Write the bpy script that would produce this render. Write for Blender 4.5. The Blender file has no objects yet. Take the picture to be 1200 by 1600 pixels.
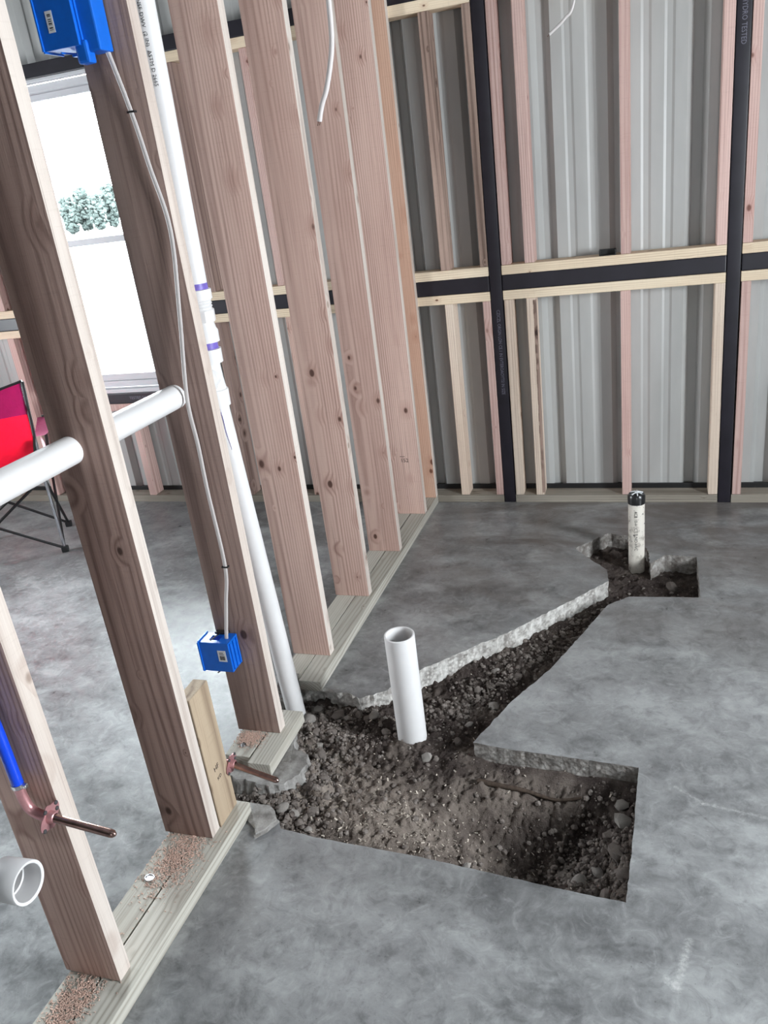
import bpy, bmesh, math, random
import numpy as np
from mathutils import Vector, Matrix, noise as mn

random.seed(7)
S = bpy.context.scene
COL = S.collection
R = math.radians

# ------------------------------------------------------------------ camera
cam_d = bpy.data.cameras.new('camera')
cam_d.sensor_fit = 'VERTICAL'
cam_d.sensor_height = 24.0
cam_d.lens = 1253.6 * 24.0 / 1600.0
cam_d.clip_start = 0.02
cam_d.clip_end = 400
cam = bpy.data.objects.new('camera', cam_d)
cam.location = (1.0265, -3.5979, 1.515)
cam.rotation_euler = (R(67.524), R(6.987), R(17.195))
COL.objects.link(cam)
S.camera = cam

# ------------------------------------------------------------------ world: bright overcast sky
SKY = 80.0
W = bpy.data.worlds.new('overcast_sky')
S.world = W
W.use_nodes = True
bg = W.node_tree.nodes['Background']
bg.inputs[0].default_value = (0.90, 0.957, 1.0, 1)
bg.inputs[1].default_value = SKY

S.view_settings.view_transform = 'Standard'
S.view_settings.look = 'None'
S.view_settings.exposure = -0.08
S.view_settings.gamma = 1.0
S.view_settings.use_curve_mapping = False
S.cycles.use_denoising = True
S.cycles.max_bounces = 8
S.cycles.diffuse_bounces = 5
S.cycles.transparent_max_bounces = 12
S.cycles.sample_clamp_indirect = 6.0

# back window, then unseen wall openings added for fill light: (axis, position, a0, a1, z0, z1); daylight comes in only through these
XL, XR, YF, YB, ZC = -3.7, 3.4, -8.0, 0.14, 3.3
WIN = (-2.14, -1.22, 0.655, 2.135)
FILL_OPEN_FRONT = (1.4, 1.70, 1.2, 1.75)
FILL_OPEN_LEFT = [(-2.15, -1.6, 0.7, 1.6)]
FILL_OPEN_RIGHT = [(-2.9, -2.15, 0.8, 2.0)]

def portal(loc, rot, sx, sy):
    l = bpy.data.lights.new('daylight_portal', 'AREA')
    l.shape = 'RECTANGLE'
    l.size = sx
    l.size_y = sy
    l.energy = 1
    l.cycles.is_portal = True
    o = bpy.data.objects.new('daylight_portal', l)
    o.location = loc
    o.rotation_euler = rot
    COL.objects.link(o)

portal(((WIN[0]+WIN[1])/2, 0.16, (WIN[2]+WIN[3])/2), (R(-90), 0, 0), WIN[1]-WIN[0], WIN[3]-WIN[2])
portal(((FILL_OPEN_FRONT[0]+FILL_OPEN_FRONT[1])/2, YF-0.05, (FILL_OPEN_FRONT[2]+FILL_OPEN_FRONT[3])/2), (R(90), 0, 0), FILL_OPEN_FRONT[1]-FILL_OPEN_FRONT[0], FILL_OPEN_FRONT[3]-FILL_OPEN_FRONT[2])
for a0, a1, b0, b1 in FILL_OPEN_LEFT:
    portal((XL-0.05, (a0+a1)/2, (b0+b1)/2), (0, R(-90), 0), b1-b0, a1-a0)
for a0, a1, b0, b1 in FILL_OPEN_RIGHT:
    portal((XR+0.05, (a0+a1)/2, (b0+b1)/2), (0, R(90), 0), b1-b0, a1-a0)

# ------------------------------------------------------------------ node helpers
def s2l(r, g, b):
    f = lambda c: (c/255/12.92) if c/255 <= 0.04045 else ((c/255+0.055)/1.055)**2.4
    return (f(r), f(g), f(b), 1)

class NT:
    def __init__(self, name):
        self.m = bpy.data.materials.new(name)
        self.m.use_nodes = True
        self.t = self.m.node_tree
        self.b = self.t.nodes['Principled BSDF']
    def n(self, typ, **kw):
        nd = self.t.nodes.new(typ)
        for k, v in kw.items():
            setattr(nd, k, v)
        return nd
    def put(self, sock, v):
        if hasattr(v, 'is_output') or isinstance(v, bpy.types.NodeSocket):
            self.t.links.new(v, sock)
        else:
            sock.default_value = v
    def math(self, op, a, b=None, c=None, clamp=False):
        nd = self.n('ShaderNodeMath', operation=op, use_clamp=clamp)
        self.put(nd.inputs[0], a)
        if b is not None: self.put(nd.inputs[1], b)
        if c is not None: self.put(nd.inputs[2], c)
        return nd.outputs[0]
    def vmath(self, op, a, b=None, scale=None):
        nd = self.n('ShaderNodeVectorMath', operation=op)
        self.put(nd.inputs[0], a)
        if b is not None: self.put(nd.inputs[1], b)
        if scale is not None: self.put(nd.inputs['Scale'], scale)
        return nd.outputs['Value'] if op in ('LENGTH', 'DOT_PRODUCT', 'DISTANCE') else nd.outputs[0]
    def noise(self, vec, scale, detail=4, rough=0.55, dist=0.0):
        nd = self.n('ShaderNodeTexNoise')
        self.put(nd.inputs['Vector'], vec)
        nd.inputs['Scale'].default_value = scale
        nd.inputs['Detail'].default_value = detail
        nd.inputs['Roughness'].default_value = rough
        nd.inputs['Distortion'].default_value = dist
        return nd.outputs[0]
    def ramp(self, fac, stops, interp='LINEAR'):
        nd = self.n('ShaderNodeValToRGB')
        cr = nd.color_ramp
        cr.interpolation = interp
        while len(cr.elements) < len(stops):
            cr.elements.new(0.5)
        for e, (p, c) in zip(cr.elements, stops):
            e.position = p
            e.color = c if isinstance(c, tuple) else (c, c, c, 1)
        self.put(nd.inputs[0], fac)
        return nd.outputs[0]
    def mix(self, fac, a, b, mode='MIX'):
        nd = self.n('ShaderNodeMix', data_type='RGBA', blend_type=mode)
        self.put(nd.inputs[0], fac)
        self.put(nd.inputs[6], a)
        self.put(nd.inputs[7], b)
        return nd.outputs[2]
    def mapr(self, v, a, b, c, d):
        nd = self.n('ShaderNodeMapRange')
        self.put(nd.inputs[0], v)
        for i, x in enumerate((a, b, c, d)):
            nd.inputs[1+i].default_value = x
        return nd.outputs[0]
    def bump(self, h, strength=0.3, dist=0.002):
        nd = self.n('ShaderNodeBump')
        nd.inputs['Strength'].default_value = strength
        nd.inputs['Distance'].default_value = dist
        self.put(nd.inputs['Height'], h)
        self.t.links.new(nd.outputs[0], self.b.inputs['Normal'])
    def coord(self, kind='Object'):
        return self.n('ShaderNodeTexCoord').outputs[kind]
    def base(self, col=None, rough=None, metal=None, spec=None):
        if col is not None: self.put(self.b.inputs['Base Color'], col)
        if rough is not None: self.put(self.b.inputs['Roughness'], rough)
        if metal is not None: self.put(self.b.inputs['Metallic'], metal)
        if spec is not None: self.put(self.b.inputs['Specular IOR Level'], spec)
        return self.m

def wood(name, light, dark, knotc, axis=2, seed=0.0, ring=120.0, rough_saw=0.5, knot=1.0):
    """sawn softwood: growth rings drawn out along the board, knots, saw marks"""
    t = NT(name)
    oi = t.n('ShaderNodeObjectInfo')
    v = t.coord('Object')
    if axis != 2:     # turn the board's long axis to z
        mp = t.n('ShaderNodeMapping')
        t.put(mp.inputs['Vector'], v)
        mp.inputs['Rotation'].default_value = (0, R(90), 0) if axis == 0 else (R(90), 0, 0)
        v = mp.outputs[0]
    rnd = t.vmath('SCALE', (1.0, 0.73, 3.1), scale=t.math('MULTIPLY_ADD', oi.outputs['Random'], 11.0, seed))
    p = t.vmath('ADD', v, rnd)
    # knots
    kp = t.vmath('MULTIPLY', p, (12.0, 12.0, 8.0))
    vo = t.n('ShaderNodeTexVoronoi', feature='F1')
    t.put(vo.inputs['Vector'], kp)
    vo.inputs['Scale'].default_value = 1.0
    vo.inputs['Randomness'].default_value = 1.0
    kd = vo.outputs['Distance']
    ksz = t.n('ShaderNodeSeparateColor')
    t.put(ksz.inputs[0], vo.outputs['Color'])
    kd = t.math('DIVIDE', kd, t.math('MULTIPLY_ADD', t.math('POWER', ksz.outputs[0], 2.0), 0.9, 0.25))
    kcore = t.math('MULTIPLY', t.mapr(kd, 0.09, 0.14, 1, 0), knot)
    khalo = t.math('MULTIPLY', t.mapr(kd, 0.10, 0.42, 1, 0), knot)
    # rings
    q = t.vmath('MULTIPLY', p, (1, 1, 0.045))
    wob = t.noise(q, 9.0, 2, 0.5)
    off = t.vmath('SCALE', (0.05, 0.08, 0.02), scale=oi.outputs['Random'])
    vv = t.vmath('MULTIPLY', t.vmath('ADD', v, t.vmath('ADD', off, (0.03, -0.06, 0))), (1, 1, 0))
    rad = t.vmath('LENGTH', vv)
    fine = t.noise(t.vmath('MULTIPLY', p, (1, 1, 0.12)), 3.2, 3, 0.5)
    ph = t.math('ADD', t.math('MULTIPLY', rad, ring*6.0), t.math('MULTIPLY', t.math('ADD', wob, fine), 22.0))
    ph = t.math('ADD', ph, t.math('MULTIPLY', khalo, 7.0))
    ringv = t.math('MULTIPLY_ADD', t.math('SINE', ph), 0.5, 0.5)
    ringv = t.math('POWER', ringv, 2.2)
    fib = t.noise(t.vmath('MULTIPLY', p, (1, 1, 0.02)), 420.0, 3, 0.6)
    tone = t.noise(t.vmath('MULTIPLY', p, (1, 1, 0.16)), 6.0, 3, 0.55)
    c = t.mix(t.math('MULTIPLY', ringv, t.mapr(t.noise(t.vmath('MULTIPLY', p, (1, 1, 0.1)), 11.0, 2, 0.5), 0.35, 0.65, 0.30, 1.0)), light, (dark[0]*.86, dark[1]*.84, dark[2]*.84, 1))
    c = t.mix(t.mapr(tone, 0.36, 0.66, 0.0, 0.55), c, dark)
    c = t.mix(t.mapr(fib, 0.3, 0.7, 0.0, 0.30), c, (light[0]*1.15, light[1]*1.15, light[2]*1.12, 1))
    c = t.mix(t.math('MULTIPLY', khalo, 0.35), c, (dark[0]*0.8, dark[1]*0.62, dark[2]*0.55, 1))
    c = t.mix(t.math('MULTIPLY', kcore, 0.9), c, knotc)
    hair = t.noise(t.vmath('MULTIPLY', p, (1, 1, 0.012)), 230.0, 2, 0.5)
    c = t.mix(t.mapr(hair, 0.58, 0.72, 0, 0.4), c, (dark[0]*.6, dark[1]*.55, dark[2]*.55, 1))
    sm = t.noise(t.vmath('MULTIPLY', p, (0.6, 0.6, 7)), 32.0, 2, 0.5)
    c = t.mix(t.mapr(sm, 0.60, 0.70, 0, 0.12*rough_saw), c, knotc)
    hsv = t.n('ShaderNodeHueSaturation')
    t.put(hsv.inputs['Color'], c)
    t.put(hsv.inputs['Value'], t.mapr(oi.outputs['Random'], 0, 1, 0.9, 1.1))
    t.base(hsv.outputs[0], 0.72, 0, 0.25)
    h = t.math('ADD', t.math('MULTIPLY', ringv, 0.5), t.math('ADD', fib, t.math('MULTIPLY', sm, 0.6*rough_saw)))
    t.bump(h, 0.35, 0.0012)
    return t.m

M = {}
M['stud'] = wood('fir_stud_wood', s2l(208, 178, 166), s2l(160, 126, 116), s2l(70, 42, 32))
M['stud_grey'] = wood('shaded_fir_stud_wood', s2l(164, 141, 132), s2l(112, 90, 84), s2l(58, 42, 36), seed=3.3, ring=60)  # darker fir; the shade on the backlit studs is put into the colour
M['stud_pink'] = wood('pink_fir_wood', s2l(212, 184, 176), s2l(178, 140, 133), s2l(96, 54, 44), seed=1.7, knot=0.9)
M['stud_orange'] = wood('orange_fir_wood', s2l(196, 162, 142), s2l(166, 126, 106), s2l(90, 50, 34), seed=5.1)
M['stud_pale'] = wood('pale_pine_wood', s2l(226, 210, 194), s2l(198, 174, 156), s2l(92, 62, 44), seed=2.2, knot=0.8)
M['lit_edge'] = wood('side_lit_edge_wood', s2l(216, 206, 198), s2l(184, 168, 158), s2l(110, 84, 66), seed=3.9, ring=40, knot=0.6)  # paler fir for the stud edges, side light put into the colour
M['bark'] = wood('waney_edge_wood', s2l(172, 148, 136), s2l(92, 74, 66), s2l(40, 26, 22), seed=4.4, ring=30)
M['girt_wood'] = wood('yellow_pine_rail_wood', s2l(230, 214, 190), s2l(206, 182, 154), s2l(96, 60, 40), axis=0, seed=6.0, knot=1.0)
M['plate'] = wood('treated_plate_wood', s2l(190, 187, 178), s2l(146, 141, 130), s2l(84, 72, 54), axis=1, seed=8.0, rough_saw=0.2, knot=0.5)
M['plate_x'] = wood('treated_sill_wood', s2l(160, 153, 142), s2l(120, 113, 102), s2l(84, 72, 54), axis=0, seed=9.0, rough_saw=0.2, knot=0.5)
M['block'] = wood('treated_block_wood', s2l(172, 154, 132), s2l(112, 92, 76), s2l(60, 44, 30), seed=7.3, ring=45)

def plain(name, col, rough=0.5, metal=0.0, spec=0.5, var=0.0, scale=20):
    t = NT(name)
    if var:
        nz = t.noise(t.coord(), scale, 4, 0.6)
        c = t.mix(t.mapr(nz, 0.3, 0.7, 0, 1), tuple(x*(1-var) for x in col[:3])+(1,), tuple(min(1, x*(1+var)) for x in col[:3])+(1,))
        t.base(c, rough, metal, spec)
    else:
        t.base(col, rough, metal, spec)
    return t.m

M['steel'] = plain('black_painted_steel', s2l(33, 30, 38), 0.42, 0.0, 0.5, 0.25, 9)
M['black'] = plain('matte_black', (0.012, 0.012, 0.013, 1), 0.5)
M['tape'] = plain('black_tape', (0.014, 0.014, 0.015, 1), 0.28, 0, 0.6)
M['pvc'] = plain('white_pvc', (0.70, 0.69, 0.69, 1), 0.42, 0, 0.35, 0.03, 14)
M['pvc_old'] = None
M['primer'] = plain('purple_primer', s2l(112, 96, 178), 0.4, 0, 0.4, 0.15, 60)
M['primer_dark'] = plain('dark_purple_primer', s2l(70, 52, 130), 0.4)
M['vinyl'] = plain('white_vinyl', (0.60, 0.595, 0.62, 1), 0.45)
M['blue_box'] = plain('blue_plastic', s2l(8, 98, 200), 0.38, 0, 0.5, 0.08, 30)
M['blue_pex'] = plain('blue_tubing', s2l(10, 66, 205), 0.3)
M['sticker'] = plain('white_sticker', (0.72, 0.74, 0.76, 1), 0.5)
M['ink'] = plain('dark_ink', s2l(58, 56, 58), 0.6)
M['stamp'] = plain('black_stamp_ink', s2l(52, 40, 38), 0.8)
M['tube_print'] = plain('grey_tube_print', s2l(112, 110, 124), 0.6)
M['cable'] = plain('white_cable_jacket', s2l(192, 186, 184), 0.5, 0, 0.4)
M['copper'] = plain('copper', s2l(152, 124, 116), 0.26, 1.0, 0.5, 0.25, 40)
M['flange'] = plain('copper_plated_flange', s2l(190, 140, 142), 0.38, 0.6, 0.5, 0.15, 60)
M['ring'] = plain('steel_crimp_ring', (0.55, 0.55, 0.56, 1), 0.3, 1.0)
M['chrome'] = plain('bright_tube', (0.5, 0.5, 0.53, 1), 0.25, 1.0)
M['sawdust'] = plain('pink_sawdust', s2l(196, 168, 154), 0.9, 0, 0.1, 0.3, 300)
M['shaving'] = plain('pale_wood_shavings', s2l(190, 180, 168), 0.9, 0, 0.1, 0.35, 7)
M['stick'] = plain('dark_root', s2l(72, 62, 55), 0.9, 0, 0.1, 0.4, 90)

t = NT('scuffed_old_pvc')
v = t.coord()
c = t.mix(t.mapr(t.noise(v, 28, 5, 0.7), 0.52, 0.72, 0, 0.8), s2l(214, 208, 198), s2l(120, 110, 100))
c = t.mix(t.mapr(t.noise(v, 70, 4, 0.6), 0.63, 0.68, 0, 0.9), c, s2l(40, 36, 36))
M['pvc_old'] = t.base(c, 0.55)

# red chair fabric (translucent nylon)
def fabric(name, col):
    t = NT(name)
    v = t.coord('Object')
    nz = t.noise(v, 22, 4, 0.6)
    t.base(t.mix(t.mapr(nz, 0.3, 0.7, 0, 1), tuple(x*0.85 for x in col[:3])+(1,), col), 0.7)
    t.bump(nz, 0.4, 0.01)
    tr = t.n('ShaderNodeBsdfTranslucent')
    tr.inputs[0].default_value = col
    mx = t.n('ShaderNodeMixShader')
    mx.inputs[0].default_value = 0.22
    out = t.t.nodes['Material Output']
    t.t.links.new(t.b.outputs[0], mx.inputs[1])
    t.t.links.new(tr.outputs[0], mx.inputs[2])
    t.t.links.new(mx.outputs[0], out.inputs[0])
    return t.m
M['red'] = fabric('red_nylon', s2l(214, 26, 62))
M['magenta'] = fabric('magenta_nylon', s2l(140, 22, 78))
M['pinkmesh'] = fabric('pink_mesh', s2l(222, 190, 204))

# ribbed steel sheet
t = NT('galvanised_sheet')
v = t.coord('Object')
nz = t.noise(t.vmath('MULTIPLY', v, (1, 1, 0.25)), 5, 4, 0.6)
c = t.mix(t.mapr(nz, 0.3, 0.7, 0, 1), s2l(168, 168, 166), s2l(186, 186, 184))
t.base(c, 0.42, 0.0, 0.5)
M['sheet'] = t.m

t = NT('interior_lining')
t.base(s2l(128, 130, 130), 0.8)
M['lining'] = t.m

# window glass
t = NT('window_glass')
tr = t.n('ShaderNodeBsdfTransparent')
tr.inputs[0].default_value = (0.96, 0.98, 0.98, 1)
gl = t.n('ShaderNodeBsdfGlossy')
gl.inputs['Roughness'].default_value = 0.02
fr = t.n('ShaderNodeFresnel')
fr.inputs[0].default_value = 1.45
mx = t.n('ShaderNodeMixShader')
t.t.links.new(fr.outputs[0], mx.inputs[0])
t.t.links.new(tr.outputs[0], mx.inputs[1])
t.t.links.new(gl.outputs[0], mx.inputs[2])
t.t.links.new(mx.outputs[0], t.t.nodes['Material Output'].inputs[0])
M['glass'] = t.m

# concrete slab -------------------------------------------------------
t = NT('concrete_slab')
v = t.coord('Object')
n1 = t.noise(v, 1.7, 5, 0.55, 0.0)
n2 = t.noise(v, 11.0, 8, 0.72, 0.15)
n3 = t.noise(v, 85.0, 4, 0.7)
n4 = t.noise(t.vmath('MULTIPLY', v, (1, 1.6, 1)), 4.2, 6, 0.62, 0.2)
c = t.mix(t.mapr(n1, 0.36, 0.64, 0, 1), s2l(98, 99, 100), s2l(140, 141, 142))
c = t.mix(t.mapr(n4, 0.50, 0.64, 0, 0.6), c, s2l(168, 170, 170))
c = t.mix(t.mapr(n4, 0.30, 0.44, 0.5, 0), c, s2l(84, 84, 86))
c = t.mix(t.mapr(n2, 0.40, 0.66, 0, 0.35), c, s2l(172, 173, 173))
c = t.mix(t.mapr(n2, 0.30, 0.46, 0.45, 0), c, s2l(76, 75, 76))
c = t.mix(t.mapr(n3, 0.55, 0.75, 0, 0.25), c, s2l(86, 85, 85))
n5 = t.noise(v, 17.0, 6, 0.7, 1.6)
c = t.mix(t.mapr(n5, 0.52, 0.66, 0, 0.28), c, s2l(186, 187, 187))
c = t.mix(t.mapr(n5, 0.34, 0.46, 0.30, 0), c, s2l(70, 70, 71))
c = t.mix(t.mapr(t.noise(v, 150.0, 2, 0.6), 0.70, 0.76, 0, 0.6), c, s2l(60, 58, 57))
sx = t.n('ShaderNodeSeparateXYZ')
t.put(sx.inputs[0], v)
# brown soil tracked over the slab around the far end of the trench
far = t.math('MULTIPLY', t.mapr(sx.outputs[1], -1.5, -0.45, 0, 1), t.mapr(sx.outputs[0], -0.1, 0.3, 0, 1))
dn = t.math('MULTIPLY', far, t.mapr(t.noise(t.vmath('MULTIPLY', v, (1, 2.2, 1)), 2.6, 5, 0.65, 0.6), 0.36, 0.62, 0, 0.85))
c = t.mix(dn, c, s2l(94, 86, 82))
def seg(t, v, a, b, w, nzscale, amp):
    """soft mask around a floor mark running from a to b"""
    a = Vector(a + (0,)); b = Vector(b + (0,))
    d = b - a
    ap = t.vmath('SUBTRACT', v, tuple(a))
    h = t.math('DIVIDE', t.vmath('DOT_PRODUCT', ap, tuple(d)), d.length_squared, clamp=True)
    pr = t.vmath('SUBTRACT', ap, t.vmath('SCALE', tuple(d), scale=h))
    dist = t.math('ADD', t.vmath('LENGTH', pr), t.math('MULTIPLY', t.math('SUBTRACT', t.noise(v, nzscale, 4, 0.7), 0.5), amp))
    return t.math('MULTIPLY', t.mapr(dist, w*0.2, w, 1, 0), t.mapr(t.noise(v, nzscale*2.2, 5, 0.75), 0.36, 0.62, 0.0, 1.0))
WH = s2l(214, 214, 212)
DKC = s2l(84, 84, 86)
for a, b, w, ns, am, colr, k in (
    ((1.1025, -2.33), (1.075, -2.44), 0.011, 60, 0.03, WH, 0.5),
    ((1.075, -2.44), (1.06, -2.425), 0.012, 80, 0.04, WH, 0.4),
    ((1.085, -1.875), (1.15, -1.925), 0.007, 70, 0.02, WH, 0.35),
    ((1.15, -1.925), (1.30, -1.95), 0.006, 70, 0.02, WH, 0.3),
    ((0.905, -2.385), (0.99, -2.36), 0.007, 30, 0.006, DKC, 0.55),
    ((0.99, -2.36), (1.045, -2.36), 0.007, 30, 0.006, DKC, 0.55),
    ((1.135, -1.955), (1.19, -2.02), 0.004, 30, 0.004, DKC, 0.4),
    ((1.08, -2.09), (1.09, -2.10), 0.012, 50, 0.02, DKC, 0.6)):
    c = t.mix(t.math('MULTIPLY', seg(t, v, a, b, w, ns, am), k), c, colr)
t.base(c, t.mapr(n2, 0.3, 0.7, 0.26, 0.44), 0, 0.5)
t.bump(t.math('ADD', n2, t.math('MULTIPLY', n3, 0.3)), 0.12, 0.004)
M['concrete'] = t.m

t = NT('broken_concrete')
v = t.coord('Object')
vo = t.n('ShaderNodeTexVoronoi')
t.put(vo.inputs['Vector'], v)
vo.inputs['Scale'].default_value = 70
ag = t.mix(t.mapr(vo.outputs['Distance'], 0.25, 0.5, 0, 1), s2l(200, 197, 192), s2l(150, 146, 142))
c = t.mix(t.mapr(t.noise(v, 30, 5, 0.7), 0.4, 0.62, 0, 1), ag, s2l(212, 210, 206))
c = t.mix(t.mapr(t.noise(v, 7, 3, 0.6), 0.55, 0.75, 0, 0.5), c, s2l(120, 112, 106))
sx = t.n('ShaderNodeSeparateXYZ')
t.put(sx.inputs[0], v)
mud_shade = t.math('MAXIMUM', t.mapr(sx.outputs[1], -0.85, -0.70, 0, 0.75), t.math('MULTIPLY', t.mapr(sx.outputs[1], -1.74, -1.77, 0, 0.6), t.mapr(sx.outputs[0], 0.45, 0.55, 0, 1)))  # soiled far end; pit face darkened too, its shade put into the colour
mud_shade = t.math('MULTIPLY', mud_shade, t.mapr(t.noise(v, 22, 4, 0.65), 0.30, 0.58, 0.35, 1))
c = t.mix(mud_shade, c, s2l(92, 84, 78))
t.base(c, 0.9, 0, 0.2)
t.bump(t.math('ADD', t.noise(v, 90, 4, 0.7), vo.outputs['Distance']), 0.6, 0.004)
M['broken'] = t.m

t = NT('concrete_shard')
v = t.coord('Object')
c = t.mix(t.mapr(t.noise(v, 18, 5, 0.7), 0.35, 0.65, 0, 1), s2l(112, 109, 106), s2l(170, 168, 165))
t.base(c, 0.85, 0, 0.2)
t.bump(t.noise(v, 60, 5, 0.7), 0.5, 0.004)
M['shard'] = t.m

# soil ------------------------------------------------------------------
t = NT('damp_soil')
v = t.coord('Object')
at = t.n('ShaderNodeAttribute', attribute_name='dry')
n1 = t.noise(v, 14, 6, 0.65, 0.3)
n2 = t.noise(v, 120, 4, 0.7)
wet = t.mix(t.mapr(n1, 0.3, 0.7, 0, 1), s2l(56, 48, 46), s2l(86, 77, 73))
dry = t.mix(t.mapr(n1, 0.3, 0.7, 0, 1), s2l(112, 101, 94), s2l(164, 153, 143))
c = t.mix(at.outputs['Fac'], wet, dry)
c = t.mix(t.mapr(n2, 0.55, 0.8, 0, 0.6), c, s2l(150, 142, 134))
c = t.mix(t.mapr(n2, 0.2, 0.42, 0.6, 0), c, s2l(44, 38, 36))
t.base(c, 0.95, 0, 0.12)
t.bump(t.math('ADD', t.math('ADD', n2, n1), t.noise(v, 330, 3, 0.7)), 0.9, 0.006)
M['soil'] = t.m
def stonemat(name, a, b):
    t = NT(name)
    oi = t.n('ShaderNodeObjectInfo')
    v = t.vmath('ADD', t.coord('Object'), t.vmath('SCALE', (1, 1, 1), scale=t.math('MULTIPLY', oi.outputs['Random'], 5)))
    c = t.mix(t.mapr(t.noise(v, 26, 4, 0.6), 0.3, 0.7, 0, 1), a, b)
    t.base(c, 0.9, 0, 0.2)
    t.bump(t.noise(v, 150, 3, 0.6), 0.4, 0.002)
    return t.m
M['stone'] = stonemat('soil_coated_stone', s2l(76, 68, 64), s2l(142, 134, 128))
M['stone_light'] = stonemat('grey_stone', s2l(120, 115, 110), s2l(168, 163, 158))

# outside
t = NT('outside_ground')
v = t.coord('Object')
c = t.mix(t.mapr(t.noise(t.vmath('MULTIPLY', v, (0.6, 2.0, 1)), 0.35, 6, 0.7), 0.42, 0.52, 0, 1), (0.0078, 0.0090, 0.0088, 1), (0.0150, 0.0165, 0.0160, 1))
M['outside'] = t.base(c, 0.95)
M['leaf'] = plain('hazy_leaves', (0.026, 0.032, 0.030, 1), 0.9, 0, 0.0, 0.35, 1.2)
M['trunk'] = plain('tree_trunk', (0.05, 0.045, 0.04, 1), 0.9)

# ------------------------------------------------------------------ mesh helpers
def link(o, parent=None):
    COL.objects.link(o)
    if parent is not None:
        o.parent = parent
    return o
def mesh_from(name, bm, mat, smooth=False):
    me = bpy.data.meshes.new(name)
    bm.to_mesh(me)
    bm.free()
    for m in (mat if isinstance(mat, (list, tuple)) else [mat]):
        me.materials.append(m)
    if smooth:
        me.polygons.foreach_set('use_smooth', [True]*len(me.polygons))
        if hasattr(me, 'set_sharp_from_angle'):
            me.set_sharp_from_angle(angle=R(38))
    return me
def obj(name, bm, mat, parent=None, loc=(0, 0, 0), rot=(0, 0, 0), smooth=False):
    o = bpy.data.objects.new(name, mesh_from(name, bm, mat, smooth))
    o.location = loc
    o.rotation_euler = rot
    return link(o, parent)
def empty(name, loc=(0, 0, 0), rot=(0, 0, 0)):
    o = bpy.data.objects.new(name, None)
    o.location = loc
    o.rotation_euler = rot
    o.empty_display_size = 0.05
    return link(o)
def tag(o, label=None, cat=None, group=None, kind=None):
    if label: o['label'] = label
    if cat: o['category'] = cat
    if group: o['group'] = group
    if kind: o['kind'] = kind
    return o
def box(bm, x0, x1, y0, y1, z0, z1, bev=0.0, mi=0):
    vs = [bm.verts.new((x, y, z)) for x in (x0, x1) for y in (y0, y1) for z in (z0, z1)]
    fs = [bm.faces.new([vs[i] for i in q]) for q in ((0, 1, 3, 2), (4, 6, 7, 5), (0, 4, 5, 1), (2, 3, 7, 6), (0, 2, 6, 4), (1, 5, 7, 3))]
    for f in fs: f.material_index = mi
    if bev:
        es = list({e for f in fs for e in f.edges})
        bmesh.ops.bevel(bm, geom=es, offset=bev, segments=2, affect='EDGES', profile=0.6)
    return bm
def bx(*a, **k):
    return box(bmesh.new(), *a, **k)
def frame_of(d):
    d = Vector(d).normalized()
    u = d.orthogonal().normalized()
    return d, u, d.cross(u)
def tube(bm, pts, r, n=20, cap=True, closed=False):
    """round tube along a polyline; r may be a list"""
    pts = [Vector(p) for p in pts]
    rr = r if isinstance(r, (list, tuple)) else [r]*len(pts)
    rings = []
    d0 = (pts[1]-pts[0]).normalized()
    u = d0.orthogonal().normalized()
    for i, p in enumerate(pts):
        if i == 0: d = pts[1]-pts[0]
        elif i == len(pts)-1: d = pts[-1]-pts[-2]
        else: d = (pts[i+1]-pts[i]).normalized()+(pts[i]-pts[i-1]).normalized()
        d.normalize()
        u = (u - d*u.dot(d)).normalized()
        w = d.cross(u)
        rings.append([bm.verts.new(p + (u*math.cos(2*math.pi*k/n)+w*math.sin(2*math.pi*k/n))*rr[i]) for k in range(n)])
    for a, b in zip(rings, rings[1:]):
        for k in range(n):
            bm.faces.new((a[k], a[(k+1) % n], b[(k+1) % n], b[k]))
    if cap:
        bm.faces.new(rings[0][::-1])
        bm.faces.new(rings[-1])
    return rings
def lathe(bm, p0, axis, prof, n=28, capa=True, capb=True):
    """profile [(t, r)] turned about the axis from p0"""
    d, u, w = frame_of(axis)
    p0 = Vector(p0)
    rings = []
    for tt, r in prof:
        rings.append([bm.verts.new(p0+d*tt+(u*math.cos(2*math.pi*k/n)+w*math.sin(2*math.pi*k/n))*r) for k in range(n)])
    for a, b in zip(rings, rings[1:]):
        for k in range(n):
            bm.faces.new((a[k], a[(k+1) % n], b[(k+1) % n], b[k]))
    if capa: bm.faces.new(rings[0][::-1])
    if capb: bm.faces.new(rings[-1])
    return bm
def open_pipe(p0, axis, L, ro, ri, n=36):
    """a pipe with a bore open at its far end"""
    c = (ro-ri)*0.25
    return lathe(bmesh.new(), p0, axis, [(0, ro), (L-c, ro), (L, ro-c), (L, ri+c), (L-c, ri), (0.02, ri)], n)
def smooth_path(pts, k=8):
    pts = [Vector(p) for p in pts]
    out = []
    for i in range(len(pts)-1):
        p0 = pts[max(i-1, 0)]; p1 = pts[i]; p2 = pts[i+1]; p3 = pts[min(i+2, len(pts)-1)]
        for j in range(k):
            s = j/k
            out.append(0.5*((2*p1)+(p2-p0)*s+(2*p0-5*p1+4*p2-p3)*s*s+(3*p1-p0-3*p2+p3)*s**3))
    out.append(pts[-1])
    return out
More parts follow.
